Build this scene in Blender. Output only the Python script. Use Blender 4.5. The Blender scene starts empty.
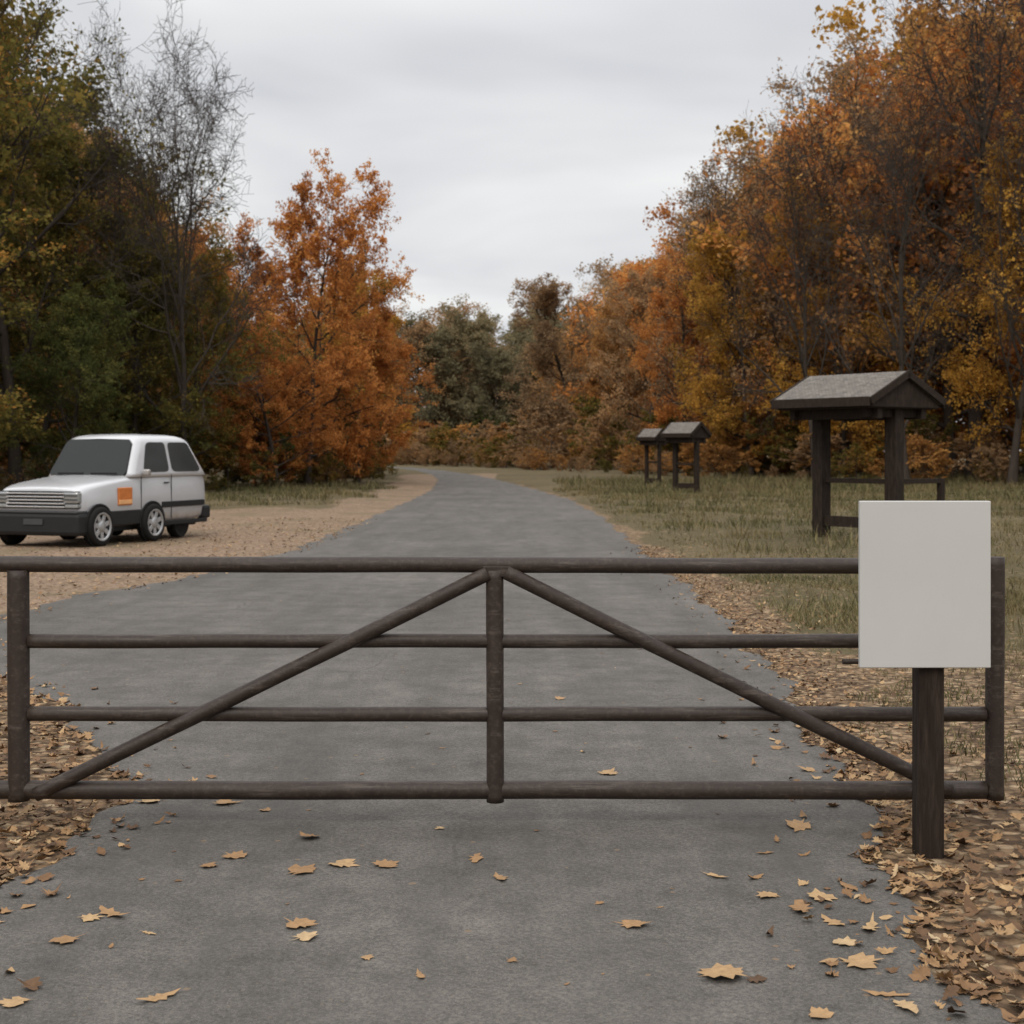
import bpy, math, numpy as np
from mathutils import Vector, Matrix
rs=np.random.RandomState(7)
sc=bpy.context.scene
F=1422.0; CH=1.75
# ---------------------------------------------------------------- helpers
def link(o,parent=None):
    sc.collection.objects.link(o)
    if parent is not None: o.parent=parent
    return o
def empty(name,loc=(0,0,0),rot=0):
    e=bpy.data.objects.new(name,None); e.empty_display_size=0.3
    e.location=loc; e.rotation_euler=(0,0,rot); return link(e)
def mesh_np(name,verts,facegroups,mats,attr=None,smooth=False):
    me=bpy.data.meshes.new(name)
    verts=np.asarray(verts,dtype=np.float32)
    me.vertices.add(len(verts)); me.vertices.foreach_set('co',verts.ravel())
    idx=[];start=[];mi=[];s=0
    for f,m in facegroups:
        f=np.asarray(f,dtype=np.int32)
        if len(f)==0: continue
        k=f.shape[1]; idx.append(f.ravel()); n=len(f)
        start.append(s+np.arange(n)*k); s+=n*k; mi.append(np.full(n,m))
    idx=np.concatenate(idx);start=np.concatenate(start);mi=np.concatenate(mi)
    me.loops.add(len(idx)); me.loops.foreach_set('vertex_index',idx)
    me.polygons.add(len(start)); me.polygons.foreach_set('loop_start',start.astype(np.int32))
    me.polygons.foreach_set('material_index',mi.astype(np.int32))
    if smooth: me.polygons.foreach_set('use_smooth',np.ones(len(start),dtype=bool))
    for m in mats: me.materials.append(m)
    if attr:
        for k,v in attr.items():
            v=np.asarray(v,dtype=np.float32)
            if v.ndim==1:
                a=me.attributes.new(k,'FLOAT','POINT'); a.data.foreach_set('value',v)
            else:
                a=me.attributes.new(k,'FLOAT_COLOR','POINT'); a.data.foreach_set('color',v.ravel())
    me.update(calc_edges=True); me.validate()
    return me
class NT:
    def __init__(s,name):
        s.m=bpy.data.materials.new(name); s.m.use_nodes=True; s.t=s.m.node_tree
        s.b=s.t.nodes['Principled BSDF']; s.out=s.t.nodes['Material Output']
    def n(s,typ,ins=None,**kw):
        nd=s.t.nodes.new(typ)
        for k,v in kw.items(): setattr(nd,k,v)
        if ins:
            for k,v in ins.items(): s.set(nd,k,v)
        return nd
    def set(s,nd,k,v):
        if isinstance(v,bpy.types.NodeSocket): s.t.links.new(v,nd.inputs[k])
        else: nd.inputs[k].default_value=v
    def noise(s,scale,detail=4,vec=None,rough=.6,dist=0):
        nd=s.n('ShaderNodeTexNoise',{'Scale':scale,'Detail':detail,'Roughness':rough,'Distortion':dist})
        if vec is not None: s.t.links.new(vec,nd.inputs['Vector'])
        return nd.outputs['Fac']
    def ramp(s,fac,stops,interp='LINEAR'):
        nd=s.n('ShaderNodeValToRGB'); nd.color_ramp.interpolation=interp
        el=nd.color_ramp.elements
        while len(el)<len(stops): el.new(.5)
        for e,(p,c) in zip(el,stops):
            e.position=p; e.color=(c[0],c[1],c[2],1) if not isinstance(c,(int,float)) else (c,c,c,1)
        s.t.links.new(fac,nd.inputs[0]); return nd.outputs[0]
    def mix(s,fac,a,b,mode='MIX'):
        nd=s.n('ShaderNodeMix',data_type='RGBA',blend_type=mode)
        for i,v in ((0,fac),(6,a),(7,b)):
            if isinstance(v,bpy.types.NodeSocket): s.t.links.new(v,nd.inputs[i])
            elif i==0: nd.inputs[0].default_value=v
            else: nd.inputs[i].default_value=(v[0],v[1],v[2],1)
        return nd.outputs[2]
    def math(s,op,a,b=0.0,clamp=False):
        nd=s.n('ShaderNodeMath',operation=op,use_clamp=clamp)
        for i,v in ((0,a),(1,b)):
            if isinstance(v,bpy.types.NodeSocket): s.t.links.new(v,nd.inputs[i])
            else: nd.inputs[i].default_value=v
        return nd.outputs[0]
    def coord(s,which='Object'):
        return s.n('ShaderNodeTexCoord').outputs[which]
    def mapping(s,vec,scale):
        nd=s.n('ShaderNodeMapping'); s.t.links.new(vec,nd.inputs[0]); nd.inputs['Scale'].default_value=scale
        return nd.outputs[0]
    def bump(s,h,strength=.3,dist=.01):
        nd=s.n('ShaderNodeBump',{'Height':h,'Strength':strength,'Distance':dist})
        s.t.links.new(nd.outputs[0],s.b.inputs['Normal'])
    def base(s,c,rough=.7,metal=0,spec=.5):
        s.set(s.b,'Base Color',c if isinstance(c,bpy.types.NodeSocket) else (c[0],c[1],c[2],1))
        s.set(s.b,'Roughness',rough); s.set(s.b,'Metallic',metal); s.b.inputs['Specular IOR Level'].default_value=spec
        return s.m
def simple(name,col,rough=.6,metal=0,var=.25,scale=6,spec=.5,bump=.1):
    t=NT(name); v=t.coord()
    n=t.noise(scale,5,v)
    c=t.mix(n,[x*(1-var) for x in col],[min(1,x*(1+var)) for x in col])
    t.bump(t.noise(scale*12,3,v),bump,.005)
    return t.base(c,rough,metal,spec)

# ---------------------------------------------------------------- geometry of the place
KY=np.array([-30,0,5,7.5,9.5,12,15,17,20,25,36,50,62,83,100,120,138,155,170,185])
KL=np.array([-2.05,-2.05,-2.0,-2.0,-3,-4.6,-5.4,-5.2,-4.3,-3.8,-3.65,-3.5,-3.5,-4.3,-5.6,-8.0,-11.5,-17,-26,-40])
KR=np.array([1.4,1.4,1.5,1.75,1.95,2.1,2.2,2.25,2.25,2.25,2.35,2.05,1.1,-.8,-2.7,-5.6,-9.0,-13.5,-20,-29])
def edgeL(y): return np.interp(y,KY,KL)+.06*np.sin(y*2.1)+.05*np.sin(y*5.3+1)+.03*np.sin(y*11.7)
def edgeR(y): return np.interp(y,KY,KR)+.06*np.sin(y*1.7+2)+.05*np.sin(y*4.9)+.03*np.sin(y*13.1)
def sm(a,b,x):
    t=np.clip((x-a)/(b-a),0,1); return t*t*(3-2*t)
def lf(x,y):
    return (np.sin(x*1.3+y*.7)+np.sin(x*.6-y*1.1+2)+np.sin(x*2.7+1.3*y+.5)*.5+np.sin(y*3.1-x*1.9)*.4)/2.9
def hz(x,y):
    e=np.maximum(edgeL(y)-x,x-edgeR(y))
    k=sm(.2,1.6,e)
    lot=((x<0)&(y>12)&(y<40))
    k=np.where(lot,k*.25,k)
    far=sm(6,40,np.maximum(e,0))
    return k*(.05+.045*lf(x,y))+far*.25*np.where(x>0,1,.3)
# ---- road
ys=np.concatenate([np.arange(-6,30,.12),np.arange(30,80,.5),np.arange(80,186,1.5)])
nx=9; V=[]
for y in ys:
    l,r=edgeL(y),edgeR(y)
    for i in range(nx): V.append((l+(r-l)*i/(nx-1),y,.006))
n=len(ys); q=np.array([[i*nx+j,i*nx+j+1,(i+1)*nx+j+1,(i+1)*nx+j] for i in range(n-1) for j in range(nx-1)])
t=NT('asphalt'); P=t.coord()
a=t.noise(.35,4,P); b=t.noise(3,6,P,.7); c=t.noise(75,3,P,.8); st=t.noise(.9,5,t.mapping(P,(2.2,.25,1)),.65)
c2=t.noise(210,2,P,.8)
col=t.ramp(a,[(.3,(.080,.073,.066)),(.7,(.128,.117,.105))])
col=t.mix(.75,col,t.ramp(b,[(.3,.27),(.7,.68)]),'OVERLAY')
col=t.mix(t.ramp(c,[(.38,0),(.66,1)]),t.mix(1,col,(.62,.62,.62),'MULTIPLY'),t.mix(1,col,(1.42,1.40,1.36),'MULTIPLY'))
col=t.mix(t.ramp(c2,[(.6,0),(.7,.7)]),col,(.27,.25,.23))
col=t.mix(t.ramp(c2,[(.30,.7),(.38,0)]),col,(.030,.028,.025))
col=t.mix(t.ramp(st,[(.44,0),(.70,.6)]),col,(.056,.051,.046))
vor=t.n('ShaderNodeTexVoronoi',{'Scale':5.5,'Vector':P})
spk=t.math('LESS_THAN',vor.outputs['Distance'],t.math('MULTIPLY',t.noise(1.2,3,P),.13))
col=t.mix(t.math('MULTIPLY',spk,.55),col,(.2,.135,.08))
vor2=t.n('ShaderNodeTexVoronoi',{'Scale':23,'Vector':P})
spk2=t.math('LESS_THAN',vor2.outputs['Distance'],t.math('MULTIPLY',t.noise(2.2,3,P),.22))
col=t.mix(t.math('MULTIPLY',spk2,.4),col,(.18,.135,.09))
vc=t.n('ShaderNodeTexVoronoi',{'Scale':.45,'Vector':t.mix(.25,P,t.n('ShaderNodeTexNoise',{'Scale':1.8,'Detail':6,'Vector':P}).outputs['Color'])},feature='DISTANCE_TO_EDGE')
ck=t.math('LESS_THAN',vc.outputs['Distance'],.003)
col=t.mix(t.math('MULTIPLY',ck,t.ramp(t.noise(.6,2,P),[(.5,0),(.6,.45)])),col,(.05,.045,.04))
t.bump(t.math('ADD',c,t.math('MULTIPLY',c2,.5)),.6,.006)
M_asph=t.base(col,.85,0,.3)
link(bpy.data.objects.new('road',mesh_np('road',V,[(q,0)],[M_asph])))
# ---- ground
xs=np.concatenate([-np.geomspace(400,12,26),np.arange(-11.5,12,.22),np.geomspace(12.2,400,26)])
yy=np.concatenate([np.linspace(-40,-3,8),np.arange(-2.5,30,.3),np.arange(30.5,70,1),np.geomspace(71,900,45)])
X,Y=np.meshgrid(xs,yy); Z=hz(X,Y)
er=X-edgeR(Y); el=edgeL(Y)-X
nz=lf(X*.9,Y*.8)
leaf=np.where(X>0, 1-sm(.25+.2*nz,1.15+.35*nz,er-np.clip((6.8-Y)*.6,0,1.3)+np.clip((Y-18)*.03,0,.5)),0)
leafL=np.where(Y<12,1-sm(1.2,3.5,el),0)
lot=np.where(X<-1,sm(11,15,Y)*(1-sm(38+2.5*nz,45+3*nz,Y+np.clip(-X-6,-2,20)*.3)),0)
lot=np.maximum(lot,np.where((X<-1)&(Y<105),sm(11,15,Y)*(1-sm(1.0+.6*nz,3.2+1.*nz,el)),0))
leaf=np.maximum(leaf,leafL)
col=np.stack([leaf,lot,np.zeros_like(leaf),np.ones_like(leaf)],-1).reshape(-1,4)
ny,nxx=X.shape
ii=np.arange(ny*nxx).reshape(ny,nxx)
q=np.stack([ii[:-1,:-1],ii[:-1,1:],ii[1:,1:],ii[1:,:-1]],-1).reshape(-1,4)
t=NT('ground_cover'); P=t.coord()
at=t.n('ShaderNodeAttribute',attribute_name='mask'); sp=t.n('ShaderNodeSeparateColor'); t.t.links.new(at.outputs['Color'],sp.inputs[0])
n1=t.noise(1.6,6,P,.7); n2=t.noise(9,5,P,.7); n3=t.noise(60,4,P,.75); nb=t.noise(.12,3,P); nm=t.noise(.5,4,P)
grass=t.mix(n1,(.045,.042,.018),(.13,.10,.048))
grass=t.mix(t.ramp(nb,[(.4,0),(.6,1)]),grass,t.mix(n2,(.085,.070,.034),(.165,.125,.068)))
grass=t.mix(1,grass,t.ramp(n3,[(.3,.55),(.7,1.35)]),'MULTIPLY')
v=t.n('ShaderNodeTexVoronoi',{'Scale':20,'Randomness':1.0,'Vector':t.mix(.04,P,t.n('ShaderNodeTexNoise',{'Scale':9,'Detail':3,'Vector':P}).outputs['Color'])})
sv=t.n('ShaderNodeSeparateColor'); t.t.links.new(v.outputs['Color'],sv.inputs[0])
lit=t.ramp(sv.outputs[0],[(0,(.07,.043,.025)),(.3,(.16,.10,.056)),(.6,(.25,.165,.095)),(.85,(.34,.235,.14)),(1,(.40,.30,.19))])
lit=t.mix(t.ramp(v.outputs['Distance'],[(.35,0),(.8,.7)]),lit,(.05,.033,.02))
lit=t.mix(.7,lit,t.ramp(n2,[(.3,.25),(.7,.68)]),'OVERLAY')
lotc=t.mix(n1,(.19,.13,.09),(.33,.235,.165)); lotc=t.mix(1,lotc,t.ramp(n3,[(.3,.6),(.7,1.3)]),'MULTIPLY')
lotc=t.mix(t.ramp(sv.outputs[1],[(.45,0),(.5,.7)]),lotc,lit)
lotc=t.mix(t.ramp(nm,[(.48,0),(.66,.7)]),lotc,t.mix(n2,(.10,.085,.045),(.19,.145,.085)))
m1=t.ramp(t.math('ADD',sp.outputs[1],t.math('MULTIPLY',t.math('SUBTRACT',n2,.5),.9)),[(.4,0),(.6,1)])
m2=t.ramp(t.math('ADD',sp.outputs[0],t.math('MULTIPLY',t.math('SUBTRACT',n2,.5),1.3)),[(.48,0),(.66,1)])
grass=t.mix(t.math('MULTIPLY',t.math('GREATER_THAN',sv.outputs[2],.83),.7),grass,lit)
c=t.mix(m1,grass,lotc); c=t.mix(m2,c,lit)
t.bump(t.math('ADD',v.outputs['Distance'],n3),.6,.03)
M_ground=t.base(c,.95,0,.2)
me=mesh_np('ground',np.stack([X,Y,Z],-1).reshape(-1,3),[(q,0)],[M_ground],{'mask':col},smooth=True)
link(bpy.data.objects.new('ground',me))

# ---------------------------------------------------------------- fallen leaves
t=NT('dead_leaf'); at=t.n('ShaderNodeAttribute',attribute_name='v').outputs['Fac']
c=t.ramp(at,[(0,(.055,.030,.016)),(.3,(.15,.08,.036)),(.6,(.27,.155,.07)),(.85,(.38,.25,.125)),(1,(.43,.33,.20))])
c=t.mix(.6,c,t.ramp(t.noise(45,4,t.coord()),[(.3,.32),(.7,.62)]),'OVERLAY')
t.base(c,.7,0,.3)
M_dead=t.m
maple=np.array([(0,-.5),(.04,-.26),(.24,-.32),(.24,-.2),(.44,-.1),(.36,.03),(.40,.2),(.24,.18),(.2,.32),(.1,.3),(0,.5),(-.1,.31),(-.2,.31),(-.23,.19),(-.40,.2),(-.35,.02),(-.44,-.12),(-.24,-.2),(-.25,-.31),(-.04,-.26)])
oak=np.array([(0,-.5),(.05,-.3),(.16,-.22),(.1,-.1),(.24,-.02),(.13,.08),(.22,.2),(.1,.26),(.08,.42),(0,.5),(-.09,.4),(-.1,.25),(-.22,.18),(-.12,.07),(-.25,-.03),(-.1,-.11),(-.17,-.23),(-.05,-.3)])
simp=np.array([(0,-.5),(.22,-.22),(.25,.12),(0,.5),(-.25,.18),(-.22,-.18)])
def leaves(name,pts,size,kind,z0,curls,tilts,vb):
    Vs=[];Fs=[];A=[];o=0
    for (x,y),s,k,z,curl,tilt,v0 in zip(pts,size,kind,z0,curls,tilts,vb):
        S=(maple,oak,simp)[k]; m=len(S)
        L=np.zeros((m+1,3)); L[1:,:2]=S*(1+rs.normal(0,.12,(m,1)))
        L[:,0]*=rs.uniform(.7,1.05)
        r=np.hypot(L[:,0],L[:,1]); L[:,2]=curl*rs.uniform(-.3,1.0)*r*r*1.2+curl*.5*rs.normal(0,.1,m+1)
        ax=rs.uniform(0,6.28); L[:,2]+=curl*rs.uniform(0,1)*(L[:,0]*math.cos(ax)+L[:,1]*math.sin(ax))**2*2
        L*=s
        R=Matrix.Rotation(rs.uniform(0,6.28),3,'Z')@Matrix.Rotation(rs.normal(0,tilt),3,'X')@Matrix.Rotation(rs.uniform(0,6.28),3,'Z')
        L=L@np.array(R).T
        L[:,2]-=L[:,2].min()
        L+=np.array([x,y,z])
        Vs.append(L)
        i=np.arange(m); Fs.append(np.stack([np.full(m,o),o+1+i,o+1+(i+1)%m],-1)); o+=m+1
        A.append(np.full(m+1,np.clip(v0,0,1)))
    me=mesh_np(name,np.concatenate(Vs),[(np.concatenate(Fs),0)],[M_dead],{'v':np.concatenate(A)})
    return link(bpy.data.objects.new(name,me))
pts=[];sz=[];kd=[]
hand=[(15,1005,38),(160,1000,44),(65,943,36),(113,917,44),(148,935,20),(235,858,30),(208,868,22),(303,873,40),(342,866,32),(385,867,30),(477,860,32),(500,880,28),(300,927,42),(305,940,30),(367,960,15),(420,978,27),(633,927,36),(722,978,60),(765,855,20),(767,898,26),(715,878,30),(755,880,27),(800,828,42),(860,965,48),(800,912,44),(808,772,20),(608,775,26),(870,930,40),(885,997,42),(310,840,25),(512,963,12),(150,803,30),(225,805,30),(75,768,30),(820,1018,30),(835,925,36),(850,890,34),(600,905,12),(440,830,14),(265,812,14),(560,700,14),(350,720,12),(640,650,10),(820,900,34),(845,945,30),(905,1010,44),(90,920,28)]
for x,y,p in hand:
    d=CH*F/(y-450); pts.append(((x-512)*d/F,d)); sz.append(p*d/F*1.08); kd.append(0 if rs.rand()<.6 else 1)
nh=len(pts)
for i in range(150):   # sparse drift on the road
    y=4+30*rs.rand()**1.3; l,r=edgeL(y),edgeR(y); u=rs.beta(.7,.7)
    pts.append((l+(r-l)*u,y)); sz.append(rs.uniform(.015,.05)); kd.append(rs.randint(0,3))
nroad=len(pts)
for i in range(5800):  # right verge
    y=3.4+22*rs.rand()**1.6; w=rs.exponential(.30)+ (rs.rand()<.10)*rs.rand()*3
    x=edgeR(y)-.02-.3*abs(rs.normal())*(rs.rand()<.12)+w*(1.0 if y>7.0 else 1.5)
    pts.append((x,y)); sz.append(rs.uniform(.035,.09)*(1 if y<9 else .75)); kd.append(rs.choice([0,0,1,2]) if y<10 else 2)
for i in range(2200):  # left verge
    y=4.5+7*rs.rand()**1.3; x=edgeL(y)+.02-rs.exponential(.7)+.3*abs(rs.normal())*(rs.rand()<.12)
    pts.append((x,y)); sz.append(rs.uniform(.035,.09)); kd.append(rs.choice([0,0,1,2]))
for i in range(3500):  # parking area
    y=12+24*rs.rand(); x=edgeL(y)+.3-rs.exponential(5)
    pts.append((x,y)); sz.append(rs.uniform(.04,.09)); kd.append(2)
pa=np.array(pts); N=len(pa)
inr=(pa[:,0]>edgeL(pa[:,1]))&(pa[:,0]<edgeR(pa[:,1]))
z0=np.where(inr,.008,hz(pa[:,0],pa[:,1])+.002+.02*rs.rand(N))
curls=np.where(np.arange(N)<nroad,.25,.6); tilts=np.where(np.arange(N)<nroad,.07,.3)
vb=rs.beta(1.5,1.9,N); vb[:nh]=.5+.4*rs.rand(nh)
leaves('fallen_leaves',pts,sz,kd,z0,curls,tilts,vb)

# ---------------------------------------------------------------- grass
t=NT('grass_blade'); at=t.n('ShaderNodeAttribute',attribute_name='v').outputs['Fac']
c=t.ramp(at,[(0,(.042,.045,.017)),(.4,(.085,.082,.031)),(.7,(.16,.132,.058)),(1,(.27,.20,.105))])
c=t.mix(t.ramp(t.noise(.25,4,t.coord()),[(.42,0),(.62,.7)]),c,(.16,.118,.058))
M_grass=t.base(c,.8,0,.2)
def grassmesh(name,N,xr,yr,hh,ww,cond,pw=1.6,v0=0.,den=True,grow=70.):
    y=yr[0]+(yr[1]-yr[0])*rs.rand(N)**pw; x=xr[0]+(xr[1]-xr[0])*rs.rand(N)
    k=cond(x,y)
    if den: k&=(rs.rand(N)<.12+.88*sm(-.3,.5,lf(x*1.7,y*1.4)))
    x=x[k];y=y[k];N=len(x)
    h=rs.uniform(hh[0],hh[1],N)*(1+y/grow)*(.5+.7*sm(-.6,.6,lf(x*.8,y*.7+3))); w=rs.uniform(ww[0],ww[1],N)*(1+y/18)
    a=rs.uniform(0,6.28,N); ln=rs.normal(0,.5,(N,2))*h[:,None]
    z=hz(x,y)-.01
    b1=np.stack([x-np.cos(a)*w,y-np.sin(a)*w,z],-1);b2=np.stack([x+np.cos(a)*w,y+np.sin(a)*w,z],-1)
    m1=np.stack([x-np.cos(a)*w*.7+ln[:,0]*.35,y-np.sin(a)*w*.7+ln[:,1]*.35,z+h*.6],-1);m2=m1+np.stack([np.cos(a)*w*1.4,np.sin(a)*w*1.4,0*w],-1)
    tp=np.stack([x+ln[:,0],y+ln[:,1],z+h],-1)
    V=np.stack([b1,b2,m2,m1,tp],1).reshape(-1,3); o=np.arange(N)*5
    v=np.clip(rs.beta(1.5,1.8,N)+.22*lf(x*.6,y*.5)+v0,0,1)
    me=mesh_np(name,V,[(np.stack([o,o+1,o+2,o+3],-1),0),(np.stack([o+3,o+2,o+4],-1),0)],[M_grass],{'v':np.repeat(v,5)})
    link(bpy.data.objects.new(name,me))
grassmesh('grass',170000,(1.5,24),(4,62),(.03,.10),(.002,.004),lambda x,y:(x-edgeR(y)>.5+.4*lf(x*2,y*2)+np.clip((7-y)*.4,0,.8))&(x<4+y*.5))
grassmesh('grass',90000,(2.1,9),(5.2,19),(.03,.10),(.0015,.0032),lambda x,y:(x-edgeR(y)>.65+.35*lf(x*3,y*3)+np.clip((7-y)*.5,0,.8))&(x<1.5+y*.4),1.3)
grassmesh('grass',130000,(2.2,28),(7,78),(.10,.30),(.002,.004),lambda x,y:(x-edgeR(y)>1.1)&(x<4+y*.5)&(lf(x*2.3+1,y*1.9)+.35*lf(x*7,y*6)>.42-y*.004),1.2,-.08,False,110.)
grassmesh('grass',50000,(-34,-3),(41,68),(.05,.18),(.002,.005),lambda x,y:(edgeL(y)-x>2.2+lf(x,y))&(y>43+2*lf(x,y)-np.clip(-x-6,0,16)*.3),1.0,-.1)
grassmesh('grass',15000,(-8,-2),(4,14),(.04,.11),(.002,.004),lambda x,y:(edgeL(y)-x>1.7),1.0)

# ---------------------------------------------------------------- trees
t=NT('bark'); P=t.coord(); nn=t.noise(3,5,t.mapping(P,(3,3,.6)))
t.bump(nn,.6,.05); M_bark=t.base(t.mix(nn,(.024,.018,.014),(.080,.064,.052)),.9,0,.15)
def leafmat(name,stops,tl=.45):
    t=NT(name); at=t.n('ShaderNodeAttribute',attribute_name='v').outputs['Fac']
    oi=t.n('ShaderNodeObjectInfo').outputs['Random']
    f=t.math('ADD',at,t.math('MULTIPLY',t.math('SUBTRACT',oi,.5),.35),clamp=True)
    c=t.ramp(f,stops)
    df=t.n('ShaderNodeBsdfDiffuse'); t.t.links.new(c,df.inputs[0])
    tr=t.n('ShaderNodeBsdfTranslucent'); t.t.links.new(c,tr.inputs[0])
    mx=t.n('ShaderNodeMixShader'); mx.inputs[0].default_value=tl
    t.t.links.new(df.outputs[0],mx.inputs[1]); t.t.links.new(tr.outputs[0],mx.inputs[2]); t.t.links.new(mx.outputs[0],t.out.inputs[0])
    t.t.nodes.remove(t.b)
    return t.m
M_ol=leafmat('foliage_olive',[(0,(.065,.064,.022)),(.4,(.13,.115,.033)),(.7,(.21,.16,.043)),(.9,(.32,.19,.05)),(1,(.42,.20,.05))])
M_or=leafmat('foliage_orange',[(0,(.26,.11,.04)),(.35,(.46,.185,.055)),(.7,(.68,.30,.085)),(1,(.72,.40,.13))])
M_ru=leafmat('foliage_rust',[(0,(.17,.095,.042)),(.35,(.34,.175,.065)),(.7,(.50,.255,.085)),(1,(.62,.35,.11))])
M_go=leafmat('foliage_gold',[(0,(.20,.12,.03)),(.35,(.38,.21,.045)),(.7,(.56,.30,.06)),(1,(.62,.37,.09))])
M_gr=leafmat('foliage_green',[(0,(.055,.062,.022)),(.4,(.09,.10,.033)),(.75,(.14,.135,.042)),(1,(.21,.17,.055))])
M_br=leafmat('foliage_brown',[(0,(.18,.125,.075)),(.4,(.31,.205,.115)),(.75,(.44,.27,.135)),(1,(.56,.32,.14))])
M_fa=leafmat('foliage_hazy_olive',[(0,(.14,.13,.08)),(.4,(.21,.185,.105)),(.75,(.28,.225,.125)),(1,(.36,.25,.13))])  # distance haze put into the leaf colour: paler, greyer olive for far trees
UP=np.array([0,0,1.])
def nrm(v): return v/ (np.linalg.norm(v)+1e-9)
def tree_mesh(name,seed,H=20,levels=3,n1=22,n2=8,n3=6,n4=0,lpt=25,ls=.17,spread=.30,low=.14,bare=0.,top=.45,lean=.04,ang0=80,jit=.17,twig=.012,zs=.84):
    r=np.random.RandomState(seed); BR=[];LP=[]
    def grow(p,d,L,rad,lev):
        ns=(9,6,4,3,2)[lev]; wob=(.06,.13,.2,.26,.28)[lev]; tr=(.03,.08,.05,.03,.02)[lev]
        pts=[p];ds=[d]
        for i in range(ns):
            d=nrm(d+r.normal(0,wob,3)+UP*tr); p=p+d*(L/ns); pts.append(p); ds.append(d)
        pts=np.array(pts); tt=np.linspace(0,1,ns+1); rr=np.maximum(rad*(1-.8*tt)**1.0,twig*.65)
        if lev==0: rr[0]*=1.35
        BR.append((pts,rr,(8,6,4,3,3)[lev]))
        if lev<levels:
            nc=(n1,n2,n3,n4)[lev]; t0=(low,.22,.15,.15)[lev]
            for k in range(nc):
                u=t0+(1-t0)*(k+r.rand())/nc
                f=u*ns; i=min(int(f),ns-1); q=pts[i]*(1-(f-i))+pts[i+1]*(f-i)
                dd=ds[i+1]
                if lev==0:
                    ang=math.radians(ang0-48*u+r.normal(0,8)); prof=(.6+.4*math.sin(min(1,(u-low)/(1-low)*1.8)*math.pi/2))*(1-max(0,u-.45)/.55*top)
                    l=H*spread*1.2*prof*r.uniform(.6,1.2); rd=rad*(1-.75*u)*.55
                else:
                    ang=math.radians(r.uniform(28,65)); l=L*(.62-.3*u)*r.uniform(.6,1.25); rd=rad*(1-.75*u)*.55
                az=r.uniform(0,6.28) if lev else k*2.4+r.normal(0,.4)
                a=nrm(np.cross(dd,[.3,.5,.8] if abs(dd[2])>.9 else UP)); b=np.cross(dd,a)
                nd=nrm(dd*math.cos(ang)+(a*math.cos(az)+b*math.sin(az))*math.sin(ang))
                grow(q,nd,max(l,.35),max(rd,twig),lev+1)
        if lev>=2: LP.append((pts,lev))
    grow(np.zeros(3),nrm(np.array([r.normal(0,lean),r.normal(0,lean),1])),H*zs,H*.0125,0)
    zmax=max(b[0][:,2].max() for b in BR)
    Vs=[];Fs=[];o=0
    for pts,rr,k in BR:
        T=np.gradient(pts,axis=0); T/=np.linalg.norm(T,axis=1)[:,None]+1e-9
        ref=np.array([1.,0,0]) if abs(T[0,2])>.7 else UP
        A=np.cross(T,ref); A/=np.linalg.norm(A,axis=1)[:,None]+1e-9; B=np.cross(T,A)
        th=np.arange(k)*2*math.pi/k
        ring=pts[:,None,:]+rr[:,None,None]*(A[:,None,:]*np.cos(th)[None,:,None]+B[:,None,:]*np.sin(th)[None,:,None])
        m=len(pts); Vs.append(ring.reshape(-1,3))
        I=o+np.arange(m*k).reshape(m,k); J=np.roll(I,-1,1)
        Fs.append(np.stack([I[:-1],J[:-1],J[1:],I[1:]],-1).reshape(-1,4)); o+=m*k
    VB=np.concatenate(Vs);FB=np.concatenate(Fs)
    C=[];vv=[]
    for pts,lev in LP:
        if lpt==0: break
        if r.rand()<bare: continue
        m=lpt if lev>2 else lpt//2
        m=r.poisson(m)
        if m==0: continue
        f=r.rand(m)**.7*(len(pts)-1); i=np.minimum(f.astype(int),len(pts)-2); fr=(f-i)[:,None]
        c=pts[i]*(1-fr)+pts[i+1]*fr+r.normal(0,jit*H/20,(m,3))
        C.append(c); vv.append(np.clip(.5+r.normal(0,.16)+r.normal(0,.12,m)+.12*math.sin(pts[0][0]*.9+pts[0][2]*.7),0,1))
    groups=[(FB,0)]; v=np.zeros(len(VB))
    if C:
        C=np.concatenate(C); vv=np.concatenate(vv); N=len(C)
        u=r.normal(0,1,(N,3)); u/=np.linalg.norm(u,axis=1)[:,None]
        w=np.cross(u,r.normal(0,1,(N,3))+np.array([0,0,.8])); w/=np.linalg.norm(w,axis=1)[:,None]
        s=(ls*r.uniform(.6,1.3,N))[:,None]
        nn=np.cross(u,w)
        V4=np.stack([C-u*s*.55,C+w*s*.38+nn*s*.1,C+u*s*.6,C-w*s*.38+nn*s*.1],1).reshape(-1,3)
        I=len(VB)+np.arange(N*4).reshape(N,4); groups.append((I,1))
        VB=np.concatenate([VB,V4]); v=np.concatenate([v,np.repeat(vv,4)])
    VB*=H/zmax
    return mesh_np(name,VB,groups,[M_bark,M_ru],{'v':v})
T_full=[tree_mesh('tree_full_%d'%i,10+i,20,3,24,9,6,lpt=25,ls=.185,spread=s,low=.08) for i,s in enumerate((.30,.27,.34))]
T_maple=tree_mesh('tree_maple',98,17,3,26,10,7,lpt=26,ls=.16,spread=.31,low=.07,top=.2,lean=.01,bare=.12,ang0=84,jit=.14)
T_far=[tree_mesh('tree_far_%d'%i,110+i,20,3,22,7,5,lpt=17,ls=.26,spread=s,low=.06,jit=.25) for i,s in enumerate((.30,.34))]
T_thin=[tree_mesh('tree_thin_%d'%i,30+i,20,3,22,9,8,lpt=8,ls=.15,spread=s,low=.16,bare=.3,twig=.014) for i,s in enumerate((.30,.34))]
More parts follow.
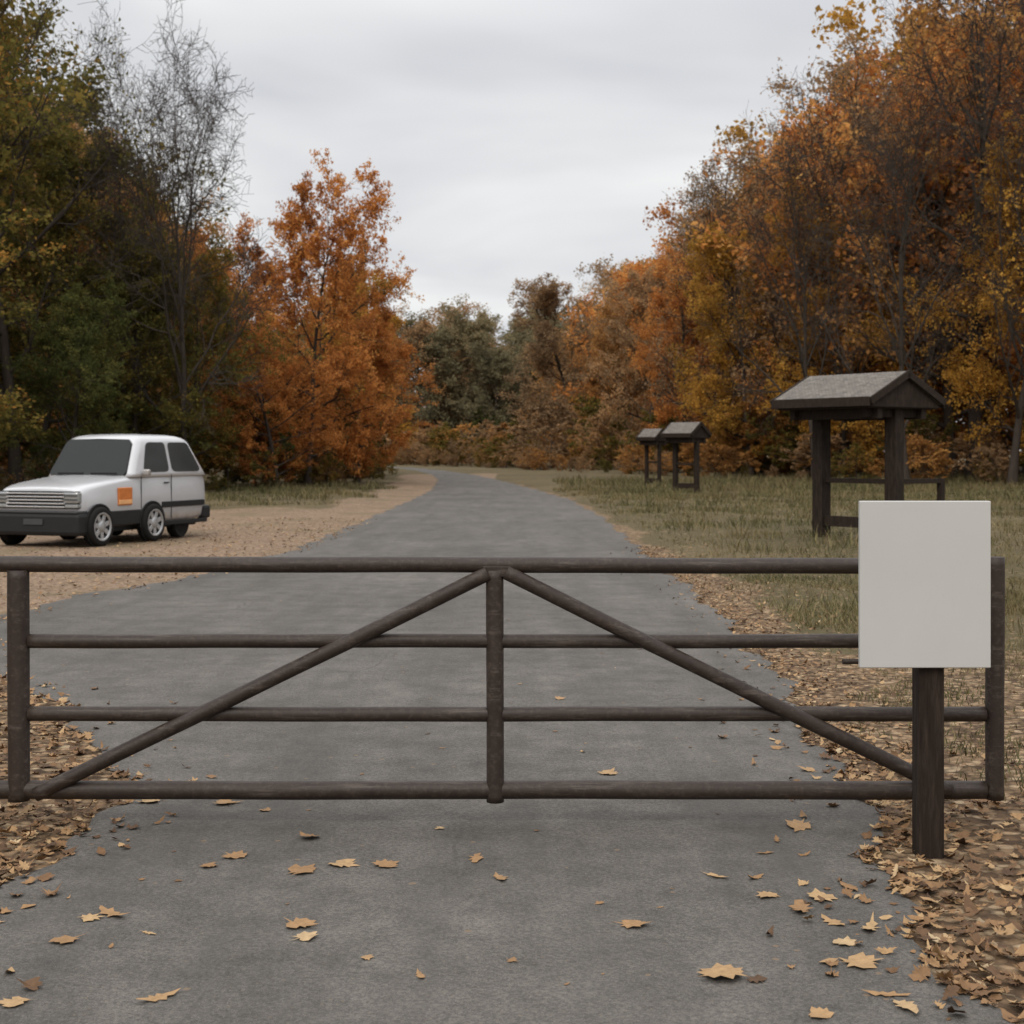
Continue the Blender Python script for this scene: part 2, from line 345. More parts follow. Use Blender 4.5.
T_bare=[tree_mesh('tree_bare_%d'%i,50+i,20,4,16,9,8,4,lpt=0,spread=s,low=.16,ang0=62,lean=.05,top=.2,twig=.015,zs=.72) for i,s in enumerate((.46,.50))]
T_bush=[tree_mesh('bush_%d'%i,70+i,4,3,14,6,4,lpt=17,ls=.13,spread=.5,low=.03) for i in range(2)]
def put(name,me,x,y,h,mat,parent=None,rot=None,ref=20,sx=1.):
    o=bpy.data.objects.new(name,me); s=h/ref
    o.location=(x,y,float(hz(np.float64(x),np.float64(y)))-.05); o.scale=(s*sx,s*sx,s); o.rotation_euler=(0,0,rs.uniform(0,6.28) if rot is None else rot)
    link(o,parent)
    o.material_slots[1].link='OBJECT'; o.material_slots[1].material=mat
    return o
near=[
(-13.4,60,11.5,T_full[2],M_ol,'oak_tree',.9),
(-18.8,54,23,T_thin[1],M_ol,'oak_tree',.9),
(-14.8,56,10.5,T_full[0],M_ol,'oak_tree',1.2),
(-23.0,52,26,T_full[2],M_ol,'oak_tree',.9),
(-19,47,12,T_full[1],M_ol,'oak_tree',1.3),
(-18.7,56,15.5,T_full[1],M_ol,'oak_tree',1.0),
(-27,49,27,T_full[0],M_ol,'oak_tree',1.0),
(-15.5,50,8.0,T_full[2],M_gr,'oak_tree',1.2),
(-9.8,86,13.5,T_full[1],M_go,'oak_tree',1.1),
(-11.5,99,14,T_full[2],M_ru,'oak_tree',1.0),
(-14,114,14.5,T_full[0],M_go,'oak_tree',1.0),
(26.5,58,24,T_thin[1],M_go,'oak_tree',1.0),
(27,62,22,T_full[1],M_go,'oak_tree',.8),
(31,52,26,T_thin[0],M_ru,'oak_tree',1.0),
(24.0,66,17,T_full[0],M_go,'oak_tree',.9),
(18.3,66,24,T_bare[1],M_ru,'bare_tree',.75),
(22.5,64,26,T_bare[0],M_ru,'bare_tree',.7),
(16.2,76,22,T_bare[0],M_ru,'bare_tree',.7),
(24,74,30,T_thin[1],M_ru,'oak_tree',1.0),
(18.5,80,18,T_full[2],M_go,'oak_tree',1.0),
(18.5,86,26,T_thin[0],M_br,'oak_tree',1.1),
(14.8,88,16,T_full[1],M_go,'oak_tree',.9),
(15.5,98,23,T_thin[1],M_br,'oak_tree',1.0),
(13,106,17,T_full[0],M_or,'oak_tree',.9),
(12,120,20,T_full[2],M_br,'oak_tree',1.0),
(9.5,132,17,T_full[2],M_ru,'oak_tree',1.0),
(7.5,150,20,T_full[1],M_br,'oak_tree',1.1),
]
for x,y,h,me,mat,nm_,sx in near: put(nm_,me,x,y,h,mat,sx=sx)
put('bare_tree',T_bare[0],-12.9,56,19.3,M_ru,sx=.74,rot=1.0)
put('bare_tree',T_bare[1],-15.8,58,20.0,M_ru,sx=.66,rot=3.2)
put('orange_maple_tree',T_maple,-9.9,69,16.2,M_or,ref=17,sx=.84,rot=.4)
put('orange_maple_tree',T_maple,-7.9,73,10.0,M_or,ref=17,sx=1.15,rot=2.2)
put('orange_maple_tree',T_maple,-12.3,71,13.6,M_or,ref=17,sx=1.0,rot=4.)
put('orange_maple_tree',T_maple,-10.6,64,8.2,M_or,ref=17,sx=1.3,rot=5.)
D=empty('distant_forest')
SX=[-200,0,120,150,200,260,330,390,412,500,560,640,700,760,830,900,1300]
SY=[-140,-90,-30,110,190,195,195,250,298,300,258,222,165,105,40,-40,-160]
def hcap(x,y,j=25):   # canopy height profile of the valley sides
    px=512+F*x/y; c=456; px2=px+(c-px)/max(abs(c-px),1)*min(abs(c-px),.22*F*16/y)
    return CH+(450-np.interp(px2,SX,SY)-rs.rand()*j)*y/F
for i in range(30):
    y=62+rs.rand()*60; x=-(y*.11+9)-rs.rand()*30
    put('tree',T_far[rs.randint(2)],x,y,min(30,hcap(x,y,50)),[M_ol,M_ru,M_ol,M_br][rs.randint(4)],D)
for i in range(62):
    y=76+rs.rand()*106; x=(29-y*.15)+3+rs.rand()*24
    me=(T_far+T_far+T_thin)[rs.randint(6)]
    put('tree',me,x,y,min(32,hcap(x,y,80)),[M_ru,M_ru,M_br,M_br,M_go,M_or,M_go][rs.randint(7)],D,sx=1.1)
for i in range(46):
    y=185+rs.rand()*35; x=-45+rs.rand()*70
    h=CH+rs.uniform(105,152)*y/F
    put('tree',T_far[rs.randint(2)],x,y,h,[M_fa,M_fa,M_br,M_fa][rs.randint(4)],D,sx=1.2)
for i in range(16):
    y=125+rs.rand()*50; x=-(y*.14)-4-rs.rand()*20
    put('tree',T_far[rs.randint(2)],x,y,CH+rs.uniform(105,145)*y/F,[M_ol,M_go,M_br][rs.randint(3)],D,sx=1.1)
U=empty('undergrowth')
def line(pts,n,jit,hr,ms):
    pts=np.array(pts,float); L=np.r_[0,np.cumsum(np.hypot(*np.diff(pts,axis=0).T))]
    for i in range(n):
        s=L[-1]*(i+rs.rand())/n; x=np.interp(s,L,pts[:,0]); y=np.interp(s,L,pts[:,1])
        put('bush',T_bush[rs.randint(2)],x+rs.normal(0,jit),y+rs.normal(0,jit)*1.5,rs.uniform(*hr)*rs.uniform(.6,1),ms[rs.randint(len(ms))],U,ref=4,sx=rs.uniform(.9,1.7))
line([(-33,48),(-20,49),(-14,56),(-10.5,65),(-8.4,77),(-9,92),(-11,106),(-15,122),(-22,140)],52,.8,(.8,3.0),[M_gr,M_br,M_ol,M_ol])
line([(-34,51),(-22,53),(-16,60),(-12,70),(-11,85),(-13,105),(-17,122)],36,1.,(3,6.5),[M_gr,M_br,M_ol,M_ru])
line([(34,52),(26,58),(20,67),(15,80),(10,95),(5,115),(-1,135),(-7,150),(-13,164),(-22,178)],70,.9,(.8,3.4),[M_ol,M_br,M_br,M_ru])
line([(36,56),(29,62),(23,72),(18,84),(14,100),(9,118),(3,138),(-4,155),(-10,170),(-22,184)],60,1.2,(3,7.5),[M_ol,M_br,M_ru])
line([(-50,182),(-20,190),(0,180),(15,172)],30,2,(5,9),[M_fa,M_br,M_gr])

# ---------------------------------------------------------------- primitives for built things
def box(name,size,loc,mat,parent,rot=(0,0,0),bev=.006):
    x,y,z=[s/2 for s in size]
    v=[(i*x,j*y,k*z) for i in(-1,1) for j in(-1,1) for k in(-1,1)]
    f=[(0,1,3,2),(4,6,7,5),(0,4,5,1),(2,3,7,6),(0,2,6,4),(1,5,7,3)]
    me=bpy.data.meshes.new(name); me.from_pydata(v,[],f); me.materials.append(mat)
    o=bpy.data.objects.new(name,me); o.location=loc; o.rotation_euler=rot; link(o,parent)
    if bev:
        b=o.modifiers.new('b','BEVEL'); b.width=bev; b.segments=2
    return o
def poly(name,v,f,mat,parent,bev=0,smooth=False):
    me=bpy.data.meshes.new(name); me.from_pydata(v,[],f); me.materials.append(mat)
    o=bpy.data.objects.new(name,me); link(o,parent)
    if bev:
        b=o.modifiers.new('b','BEVEL'); b.width=bev; b.segments=3; b.limit_method='ANGLE'; b.angle_limit=math.radians(20)
    return o
def pipe(name,a,b,r,mat,parent,seg=24,wob=.0014,sides=16):
    a=np.array(a,float);b=np.array(b,float); T=nrm(b-a); ref=UP if abs(T[2])<.8 else np.array([0,1.,0])
    A=nrm(np.cross(T,ref)); B=np.cross(T,A); V=[];Fq=[]
    p1,p2=rs.uniform(0,6,2)
    ll=np.linalg.norm(b-a)
    for i in range(seg+1):
        u=i/seg*ll
        c=a+(b-a)*i/seg+ A*wob*math.sin(u*3.1+p1)+B*wob*(math.sin(u*2.3+p2)+.5*math.sin(u*7+p1))
        rr=r*(1+.01*math.sin(u*5+p2))
        for k in range(sides):
            th=2*math.pi*k/sides; V.append(c+rr*(A*math.cos(th)+B*math.sin(th)))
    for i in range(seg):
        for k in range(sides): Fq.append((i*sides+k,i*sides+(k+1)%sides,(i+1)*sides+(k+1)%sides,(i+1)*sides+k))
    Fq.append(tuple(range(sides))[::-1]); Fq.append(tuple(seg*sides+k for k in range(sides)))
    me=bpy.data.meshes.new(name); me.from_pydata([tuple(v) for v in V],[],Fq); me.materials.append(mat)
    for p in me.polygons: p.use_smooth=len(p.vertices)==4
    o=bpy.data.objects.new(name,me); return link(o,parent)
t=NT('weathered_brown_paint'); P=t.coord()
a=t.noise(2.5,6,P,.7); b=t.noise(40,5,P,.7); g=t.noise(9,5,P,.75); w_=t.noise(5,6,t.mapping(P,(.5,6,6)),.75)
c=t.mix(a,(.018,.012,.009),(.042,.029,.022)); c=t.mix(t.ramp(b,[(.5,0),(.68,.5)]),c,(.072,.053,.042)); c=t.mix(t.ramp(g,[(.56,0),(.66,.5)]),c,(.018,.011,.008))
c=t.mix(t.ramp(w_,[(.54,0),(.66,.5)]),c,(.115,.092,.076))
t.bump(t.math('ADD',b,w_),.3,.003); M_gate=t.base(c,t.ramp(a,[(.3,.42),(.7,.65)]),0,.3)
t=NT('old_wood'); P=t.coord(); g=t.noise(9,6,t.mapping(P,(5,5,.5)),.7)
c=t.ramp(g,[(.25,(.010,.007,.005)),(.5,(.023,.016,.012)),(.75,(.052,.038,.029))]); t.bump(g,.6,.01); M_wood=t.base(c,.85,0,.15)
t=NT('shingle_roof'); P=t.coord(); br=t.n('ShaderNodeTexBrick',{'Scale':6,'Color1':(.12,.108,.094,1),'Color2':(.19,.17,.15,1),'Mortar':(.06,.05,.045,1),'Mortar Size':.02,'Vector':P})
c=t.mix(.6,br.outputs[0],t.ramp(t.noise(7,5,P),[(.3,.3),(.7,.65)]),'OVERLAY'); M_shing=t.base(c,.9,0,.25)

# ---------------------------------------------------------------- gate
G=empty('farm_gate',(0,6.64,0)); k=6.64/F
def gx(x): return (x-512)*k
def gz(y): return CH-(y-450)*k
r=.037
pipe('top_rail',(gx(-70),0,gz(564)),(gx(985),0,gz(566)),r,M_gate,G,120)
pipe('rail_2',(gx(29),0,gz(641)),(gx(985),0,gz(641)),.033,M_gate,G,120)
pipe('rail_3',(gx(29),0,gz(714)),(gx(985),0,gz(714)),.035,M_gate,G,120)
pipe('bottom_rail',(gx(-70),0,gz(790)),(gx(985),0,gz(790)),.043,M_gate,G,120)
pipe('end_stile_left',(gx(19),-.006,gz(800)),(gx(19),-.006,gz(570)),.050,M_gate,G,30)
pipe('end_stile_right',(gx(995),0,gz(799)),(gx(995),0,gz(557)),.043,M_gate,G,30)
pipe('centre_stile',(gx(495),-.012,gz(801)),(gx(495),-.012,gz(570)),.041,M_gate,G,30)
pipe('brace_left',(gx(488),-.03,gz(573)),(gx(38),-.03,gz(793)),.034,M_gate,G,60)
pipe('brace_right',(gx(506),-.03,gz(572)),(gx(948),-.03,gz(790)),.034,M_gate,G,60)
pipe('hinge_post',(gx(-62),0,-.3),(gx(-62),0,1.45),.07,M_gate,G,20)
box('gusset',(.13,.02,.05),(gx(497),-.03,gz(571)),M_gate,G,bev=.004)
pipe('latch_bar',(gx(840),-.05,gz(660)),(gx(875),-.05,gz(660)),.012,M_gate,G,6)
# ---------------------------------------------------------------- blank notice sign
S=empty('notice_sign',(0,6.14,0)); k=6.14/F; kp=6.05/F
t=NT('white_panel_paint'); P=t.coord(); a=t.noise(2,5,P); b=t.noise(18,5,t.mapping(P,(3,3,.5)),.7)
c=t.mix(a,(.42,.415,.395),(.48,.475,.46)); c=t.mix(t.ramp(b,[(.62,0),(.8,.35)]),c,(.34,.33,.30)); M_pan=t.base(c,.5,0,.4)
pz=CH-(584.5-450)*kp
box('panel',(131*kp,.03,167*kp),((925.5-512)*kp,-.075,pz),M_pan,S,bev=.004)
box('post',(.112,.112,1.45),((928-512)*k,0,.60),M_wood,S,bev=.012)
M_zinc=simple('zinc',(.35,.35,.35),.4,.8)
for dz in(-.27,.27): box('bracket',(.3,.012,.03),((928-512)*k,-.0565,pz+dz),M_zinc,S,bev=0)
# ---------------------------------------------------------------- kiosks
def kiosk(x,y,yaw,L,W,ps,pt,He,Hr,extra=False):
    K=empty('information_kiosk',(x,y,float(hz(np.float64(x),np.float64(y)))),yaw)
    hl,hw=L/2,W/2; th=.10
    for s,nm in((-1,'roof_front'),(1,'roof_back')):
        v=[(-hl,s*hw,He),(hl,s*hw,He),(hl,0,Hr),(-hl,0,Hr),(-hl,s*hw,He-th),(hl,s*hw,He-th),(hl,0,Hr-th),(-hl,0,Hr-th)]
        f=[(0,1,2,3),(7,6,5,4),(0,4,5,1),(1,5,6,2),(0,3,7,4)]
        poly(nm,v,f,M_shing,K)
        box('fascia',(L+.02,.04,.17),(0,s*(hw+.023),He-.07),M_wood,K)
    for s in(-1,1):
        xx=s*(hl-.06)
        poly('gable',[(xx-.03,-hw*.98,He-.16),(xx-.03,hw*.98,He-.16),(xx-.03,0,Hr-.11),(xx+.03,-hw*.98,He-.16),(xx+.03,hw*.98,He-.16),(xx+.03,0,Hr-.11)],[(0,2,1),(3,4,5),(0,1,4,3),(1,2,5,4),(2,0,3,5)],M_wood,K)
        for q in(-1,1):
            a=math.atan2(Hr-He,hw); ln=math.hypot(Hr-He,hw)
            box('bargeboard',(.045,ln+.04,.13),(s*(hl+.024),q*hw/2,(He+Hr)/2-.055),M_wood,K,rot=(-q*a,0,0))
    box('soffit',(L*.94,W*.94,.03),(0,0,He-.17),M_wood,K)
    for s in(-1,1):
        box('post',(pt,pt,Hr-.2),(s*ps/2,0,(Hr-.2)/2-.05),M_wood,K)
        box('cross_arm',(.12,W*.8,.16),(s*ps/2,0,He-.26),M_wood,K)
    for s in(-1,1): box('plate_beam',(L*.9,.14,.2),(0,s*hw*.6,He-.27),M_wood,K)
    box('lower_rail',(ps-pt,.12,.2),(0,0,.30),M_wood,K)
    if extra:
        box('middle_rail',(ps-pt,.09,.09),(0,0,1.08),M_wood,K)
        box('shelf_rail',(.09,1.25,.09),(ps/2-.02,.76,1.08),M_wood,K); box('shelf_post',(.11,.11,1.15),(ps/2-.02,1.38,.55),M_wood,K)
    else:
        box('middle_rail',(ps-pt,.09,.09),(0,0,1.15),M_wood,K)
    return K
kiosk(6.50,26.8,math.radians(-54),2.35,2.05,1.75,.25,2.60,3.10,True)
kiosk((686-512)*56/F,56,math.radians(-45),1.45,1.25,1.05,.17,2.35,2.8)
kiosk((653-512)*66/F,66,math.radians(-45),1.1,1.0,.75,.14,2.3,2.7)

# ---------------------------------------------------------------- car
phi=math.radians(20)
CAR=empty('parked_car',(-7.58,25.1,float(hz(np.float64(-8),np.float64(26)))))
CAR.rotation_euler=(0,0,math.pi/2-phi); CAR.scale=(1.03,1.03,1.03)
t=NT('car_paint'); P=t.coord(); a=t.noise(3,5,P)
c=t.mix(a,(.48,.48,.49),(.56,.56,.57))
sepz=t.n('ShaderNodeSeparateXYZ'); t.t.links.new(P,sepz.inputs[0])
c=t.mix(t.math('MULTIPLY',t.ramp(sepz.outputs[2],[(.3,1),(.85,0)]),t.math('ADD',t.noise(5,5,P),.1)),c,(.2,.165,.13))
M_paint=t.base(c,.26,.3,.5); t.b.inputs['Coat Weight'].default_value=.4
M_glass=simple('dark_glass',(.012,.013,.012),.08,0,.2,3,.35,0)
M_rub=simple('black_plastic',(.012,.012,.012),.6,0,.3,8,.3)
M_tyre=simple('tyre',(.012,.011,.010),.85,0,.3,8,.2)
M_rim=simple('alloy',(.38,.38,.38),.35,.5,.2,8)
M_amb=simple('amber_lens',(.50,.15,.03),.3,0,.4,14)
M_amb2=simple('amber_lens_light',(.70,.36,.15),.3,0,.3,14)
M_head=simple('headlamp_lens',(.36,.37,.37),.1,.5,.3,20)
M_chr=simple('chrome',(.65,.65,.65),.2,.8,.1,8)
M_shut=simple('panel_gap',(.04,.04,.04),.8)
L,W=4.0,1.85; cy=W/2
def loft(name,stations,mat):
    V=[];Fc=[]
    for (x,hw,zb,zm,zt,tin) in stations:
        sec=[(-hw+.10,zb),(-hw+.01,zb+.09),(-hw,zm),(-hw+tin*.35,zt-.10),(-hw+tin,zt-.02),(-hw+tin+.16,zt+.012),(0,zt+.03)]
        sec=sec+[(-y,z) for y,z in sec[-2::-1]]
        V+= [(x,cy+y,z) for y,z in sec]
    m=13
    for i in range(len(stations)-1):
        for j in range(m): Fc.append((i*m+j,i*m+(j+1)%m,(i+1)*m+(j+1)%m,(i+1)*m+j))
    Fc.append(tuple(range(m))[::-1]); Fc.append(tuple((len(stations)-1)*m+j for j in range(m)))
    o=poly(name,V,Fc,mat,CAR)
    for p in o.data.polygons: p.use_smooth=True
    s=o.modifiers.new('s','SUBSURF'); s.levels=2; s.render_levels=2
    return o
loft('body',[(.0,.80,.36,.7,.98,.08),(.03,.86,.30,.7,1.01,.06),(.25,.915,.28,.7,1.08,.06),(.9,.925,.28,.72,1.16,.06),(1.5,.925,.28,.75,1.22,.05),(2.2,.925,.28,.75,1.25,.05),(3.3,.925,.28,.75,1.27,.05),(3.85,.91,.30,.75,1.26,.05),(3.97,.87,.36,.75,1.22,.08),(4.0,.8,.42,.75,1.1,.1)],M_paint)
b0,b1,t0_,t1_=1.36,3.96,1.78,3.50; hb,ht=.915,.76; zb,zt=1.19,1.88
def ghp(x,y,z): return (x,cy+y,z)
def lerp(a,b,t): return a+(b-a)*t
def ring(u,ins=0):
    x0=lerp(b0,t0_,u)+ins; x1=lerp(b1,t1_,u)-ins*1.5; h=lerp(hb,ht,u)-ins*.9; z=lerp(zb,zt,u)
    c=.10
    return [(x0,-h+c*1.4,z),(x0+c*.6,-h+.02,z),(x0+c*2,-h,z),((x0+x1)/2,-h-.01,z),(x1-c*2,-h,z),(x1-c*.5,-h+.02,z),(x1,-h+c*1.3,z),(x1+.01,0,z),(x1,h-c*1.3,z),(x1-c*.5,h-.02,z),(x1-c*2,h,z),((x0+x1)/2,h+.01,z),(x0+c*2,h,z),(x0+c*.6,h-.02,z),(x0,h-c*1.4,z),(x0-.03,0,z)]
RR=[ring(0),ring(.1),ring(.5),ring(.92),ring(1.0,.02),[(x,y,z+.035) for x,y,z in ring(1.0,.06)],[(x,y,z+.065) for x,y,z in ring(1.0,.13)],[(x,y,z+.09) for x,y,z in ring(1.0,.26)],[(x,y,z+.105) for x,y,z in ring(1.0,.55)]]
V=[ghp(*p) for R_ in RR for p in R_]; m=16
Fc=[(i*m+j,i*m+(j+1)%m,(i+1)*m+(j+1)%m,(i+1)*m+j) for i in range(len(RR)-1) for j in range(m)]
Fc.append(tuple((len(RR)-1)*m+j for j in range(m))); Fc.append(tuple(range(m))[::-1])
o=poly('cabin',V,Fc,M_paint,CAR)
for p in o.data.polygons: p.use_smooth=True
def plate(name,corners,nrmv,mat,off=.012,bev=.0):
    c=[np.array(p)+np.array(nrmv)*off for p in corners]; c2=[p-np.array(nrmv)*.05 for p in c]
    n=len(c); v=[tuple(p) for p in c+c2]
    f=[tuple(range(n)),tuple(range(2*n-1,n-1,-1))]+[(i,(i+n),(i+1)%n+n,(i+1)%n) for i in range(n)]
    return poly(name,v,f,mat,CAR)
def gp(side,s,u,extra=0):
    h=lerp(hb,ht,u)+.006+extra; return (s,cy-side*h,lerp(zb,zt,u))
def rounded(pts,r=.16,n=4):
    out=[];pts=[np.array(p,float) for p in pts];m=len(pts)
    for i in range(m):
        p,a,b=pts[i],pts[i-1],pts[(i+1)%m]
        q0=p+(a-p)*r;q1=p+(b-p)*r
        for j in range(n+1):
            t_=j/n; out.append(tuple((1-t_)**2*q0+2*t_*(1-t_)*p+t_*t_*q1))
    return out
for side in(1,-1):
    nv=nrm(np.array([0,-side*1.0,.2]))
    def P2(l): return [gp(side,s,u) for s,u in rounded(l)]
    plate('front_side_window',P2([(1.82,.12),(2.64,.12),(2.64,.92),(2.06,.92)]),nv,M_glass)
    plate('rear_side_window',P2([(2.74,.12),(3.72,.12),(3.40,.92),(2.74,.92)]),nv,M_glass)
def wp(y,u): return (lerp(b0,t0_,u)-.012-(.02 if abs(y)<.4 else 0),cy+y,lerp(zb,zt,u))
nvf=nrm(np.array([-1.0,0,.6]))
plate('windshield',[wp(-.80,.05),wp(-.4,.03),wp(0,.02),wp(.4,.03),wp(.80,.05),wp(.82,.12),wp(.71,.90),wp(.65,.98),wp(0,1.0),wp(-.65,.98),wp(-.71,.90),wp(-.82,.12)],nvf,M_glass,.02)
plate('rear_window',[(b1-.05,cy+.7,1.3),(b1-.05,cy-.7,1.3),(t1_+.05,cy-.62,1.85),(t1_+.05,cy+.62,1.85)],nrm(np.array([1,0,.45])),M_glass,.03)
def fbox(name,size,loc,mat,bev=.02,rot=(0,0,0)): return box(name,size,loc,mat,CAR,rot,bev)
fbox('front_bumper',(.34,1.88,.40),(.05,cy,.40),M_rub,.07)
fbox('bumper_lip',(.30,1.80,.04),(.03,cy,.61),M_shut,.015)
fbox('rear_bumper',(.3,1.84,.26),(3.93,cy,.47),M_rub,.05)
fbox('grille_back',(.10,1.70,.30),(-.005,cy,.82),M_rub,.01)
for i in range(5): fbox('grille_bar',(.05,1.22,.024),(-.065,cy,.70+i*.058),M_chr,.006)
for s in(-1,1):
    fbox('headlamp',(.14,.30,.20),(.0,cy+s*.72,.86),M_head,.03)
    fbox('headlamp_bar',(.03,.30,.022),(-.08,cy+s*.72,.83),M_shut,.004)
    fbox('headlamp_bar',(.03,.30,.022),(-.08,cy+s*.72,.90),M_shut,.004)
    fbox('turn_lamp',(.12,.26,.06),(.0,cy+s*.73,.715),M_head,.01)
    fbox('wing_mirror',(.10,.14,.12),(1.78,cy+s*1.0,1.27),M_paint,.03)
    fbox('wiper',(.02,.55,.02),(1.36,cy+s*.36,1.26),M_rub,.0)
    fbox('side_marker_panel',(.42,.03,.32),(1.22,cy+s*.925,.85),M_amb,.02)
    fbox('side_marker_stripe',(.40,.03,.08),(1.22,cy+s*.932,.75),M_amb2,.01)
    fbox('side_cladding',(.95,.03,.26),(1.22,cy+s*.922,.47),M_rub,.02)
    fbox('side_moulding',(1.45,.03,.11),(3.1,cy+s*.925,.66),M_rub,.01)
    fbox('door_gap',(.012,.012,.85),(1.72,cy+s*.922,.78),M_shut,0)
    fbox('door_gap',(.012,.012,.85),(2.69,cy+s*.922,.80),M_shut,0)
    fbox('door_handle',(.14,.03,.03),(2.52,cy+s*.93,1.07),M_shut,.008)
    fbox('sill',(1.9,.03,.08),(3.0,cy+s*.90,.31),M_rub,.01)
fbox('number_plate',(.02,.40,.10),(-.13,cy,.44),M_shut,.004)
def wheel(x,y,rad,s,tag):
    N=36
    def rev(name,pr,mat):
        V=[];Fq=[]
        for (r_,h) in pr:
            for k in range(N):
                a=2*math.pi*k/N; V.append((x+r_*math.cos(a),y-s*h,rad+r_*math.sin(a)))
        for i in range(len(pr)-1):
            for k in range(N): Fq.append((i*N+k,i*N+(k+1)%N,(i+1)*N+(k+1)%N,(i+1)*N+k))
        oo=poly(name,V,Fq,mat,CAR)
        for p in oo.data.polygons:p.use_smooth=True
    rev('tyre_'+tag,[(rad*.66,.02),(rad*.70,.095),(rad*.74,.105),(rad*.93,.10),(rad,.07),(rad,-.07),(rad*.93,-.1),(rad*.3,-.1)],M_tyre)
    rev('rim_ring_'+tag,[(rad*.72,.108),(rad*.65,.112),(rad*.61,.09)],M_rim)
    rev('rim_'+tag,[(rad*.62,.06),(rad*.57,.03),(.001,.03)],M_shut)
    rev('hub_'+tag,[(.12,.03),(.10,.09),(.04,.10),(.001,.10)],M_rim)
    for k in range(7):
        a=2*math.pi*k/7+.3; rr=rad*.36
        box('spoke_'+tag,(rad*.55,.03,.085),(x+rr*math.cos(a),y-s*.075,rad+rr*math.sin(a)),M_rim,CAR,(0,-a,0),.01)
    V=[];Fq=[];K=20
    for k in range(K+1):
        a=math.pi*(-.06+1.12*k/K)
        for q,h in((rad*1.16,.0),(rad*1.16,.02),(rad*1.08,.02),(rad*1.08,-.2)): V.append((x+q*math.cos(a),(cy-s*.928)-s*h,rad+q*math.sin(a)))
    for k in range(K):
        for j in range(3): Fq.append((k*4+j,k*4+j+1,(k+1)*4+j+1,(k+1)*4+j))
    poly('arch_'+tag,V,Fq,M_rub,CAR)
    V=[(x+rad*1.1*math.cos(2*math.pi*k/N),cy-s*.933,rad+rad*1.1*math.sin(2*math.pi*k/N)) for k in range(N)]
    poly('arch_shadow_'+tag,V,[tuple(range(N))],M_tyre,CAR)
for s,tg in((1,'n'),(-1,'f')):
    wheel(.46,cy-s*.90,.345,s,'front_'+tg)
    wheel(2.05,cy-s*.90,.345,s,'mid_'+tg)
def small_tyre(x,y,rad,tag):
    N=28;pr=[(.02,.09),(rad*.6,.08),(rad*.93,.10),(rad,.06),(rad,-.06),(rad*.93,-.1),(.02,-.1)]
    V=[(x+r_*math.cos(2*math.pi*k/N),y-h,rad+r_*math.sin(2*math.pi*k/N)) for r_,h in pr for k in range(N)]
    Fq=[(i*N+k,i*N+(k+1)%N,(i+1)*N+(k+1)%N,(i+1)*N+k) for i in range(len(pr)-1) for k in range(N)]
    poly('tyre_'+tag,V,Fq,M_tyre,CAR)
small_tyre(3.2,cy-.72,.26,'rear_n'); small_tyre(3.2,cy+.72,.26,'rear_f')
fbox('underbody',(3.4,1.5,.2),(2.1,cy,.32),M_rub,.02)

# ---------------------------------------------------------------- world, sun, camera
w=bpy.data.worlds.new('World'); sc.world=w; w.use_nodes=True; nt=w.node_tree
bg=nt.nodes['Background']; bg.inputs[1].default_value=.1
sky=nt.nodes.new('ShaderNodeTexSky'); sky.sky_type='NISHITA'; sky.sun_disc=False; sky.sun_elevation=math.radians(42); sky.sun_rotation=math.radians(200)
def wn(t_,**k):
    n_=nt.nodes.new(t_)
    for a_,b_ in k.items(): setattr(n_,a_,b_)
    return n_
tc=wn('ShaderNodeTexCoord'); sx=wn('ShaderNodeSeparateXYZ'); nt.links.new(tc.outputs['Generated'],sx.inputs[0])
def wm(op,a,b=0.,clamp=False):
    n_=wn('ShaderNodeMath',operation=op,use_clamp=clamp)
    for i,v in((0,a),(1,b)):
        if isinstance(v,bpy.types.NodeSocket): nt.links.new(v,n_.inputs[i])
        else: n_.inputs[i].default_value=v
    return n_.outputs[0]
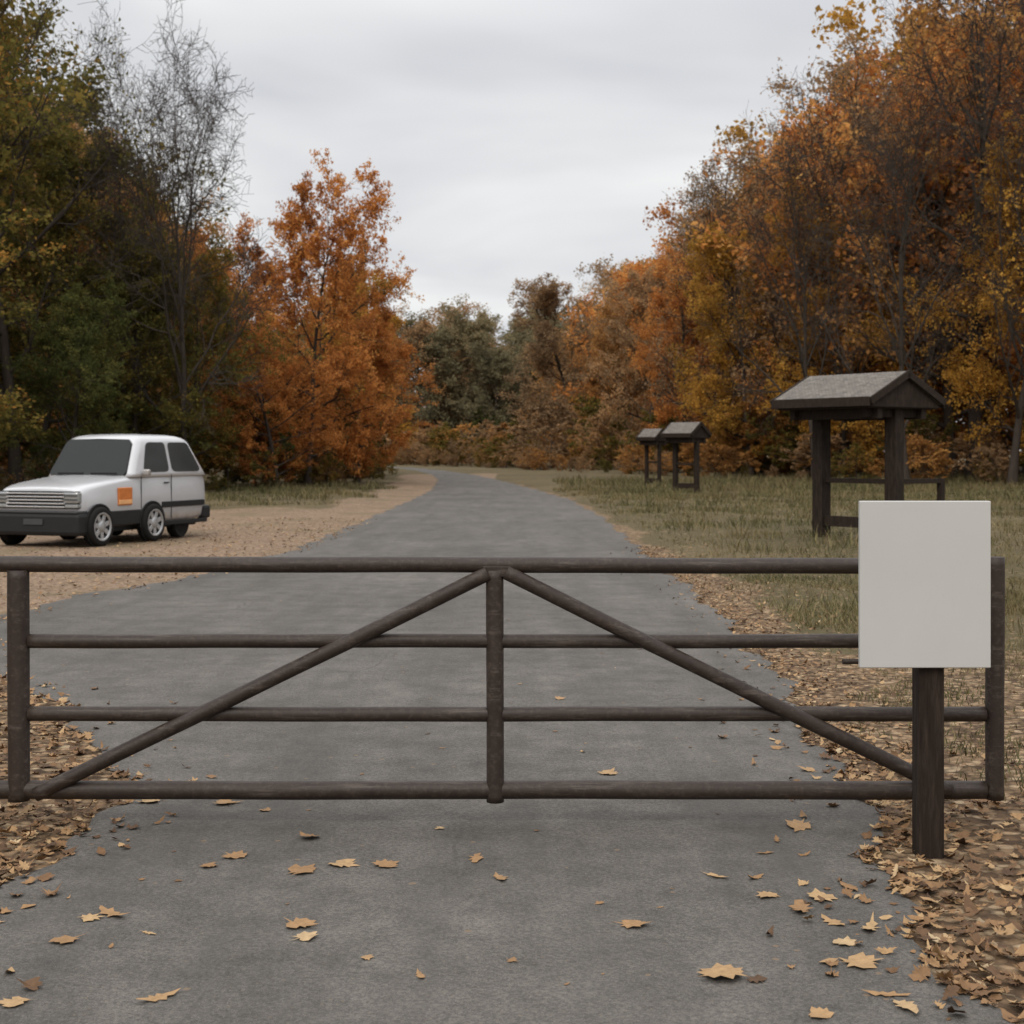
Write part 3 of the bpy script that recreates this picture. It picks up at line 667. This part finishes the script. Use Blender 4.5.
zc=wm('MAXIMUM',sx.outputs[2],0.0); den=wm('ADD',zc,.16)
cb=wn('ShaderNodeCombineXYZ'); nt.links.new(wm('DIVIDE',sx.outputs[0],den),cb.inputs[0]); nt.links.new(wm('DIVIDE',sx.outputs[1],den),cb.inputs[1])
ns=wn('ShaderNodeTexNoise'); ns.inputs['Scale'].default_value=1.0; ns.inputs['Detail'].default_value=4; ns.inputs['Roughness'].default_value=.45; ns.inputs['Distortion'].default_value=.3; nt.links.new(cb.outputs[0],ns.inputs['Vector'])
rp=wn('ShaderNodeValToRGB'); e=rp.color_ramp.elements; e[0].position=.36; e[0].color=(.63,.64,.675,1); e[1].position=.62; e[1].color=(.91,.91,.905,1); nt.links.new(ns.outputs['Fac'],rp.inputs[0])
gain=wm('ADD',wm('MULTIPLY',wm('MAXIMUM',wm('SUBTRACT',zc,.28),0.),2.5),1.0)
gain=wm('MULTIPLY',gain,10.0)
mu=wn('ShaderNodeVectorMath',operation='SCALE'); nt.links.new(rp.outputs[0],mu.inputs[0]); nt.links.new(gain,mu.inputs['Scale'])
mx=wn('ShaderNodeMix',data_type='RGBA'); mx.inputs[0].default_value=.95; nt.links.new(sky.outputs[0],mx.inputs[6]); nt.links.new(mu.outputs[0],mx.inputs[7])
nt.links.new(mx.outputs[2],bg.inputs[0])
sl=bpy.data.lights.new('sun','SUN'); sl.energy=1.4; sl.angle=math.radians(35); sl.color=(1,.93,.83)
so=bpy.data.objects.new('sun',sl); link(so); so.rotation_euler=(math.radians(48),0,math.radians(-20))
cam=bpy.data.cameras.new('camera'); co=bpy.data.objects.new('camera',cam); link(co); sc.camera=co
co.location=(0,0,CH); co.rotation_euler=(math.pi/2,0,0); cam.sensor_width=36; cam.lens=F*36/1024; cam.shift_y=-62/1024; cam.clip_end=2000; cam.clip_start=.05
cam.dof.use_dof=True; cam.dof.focus_distance=6.4; cam.dof.aperture_fstop=5.6
sc.view_settings.view_transform='Standard'; sc.view_settings.look='None'; sc.view_settings.exposure=0
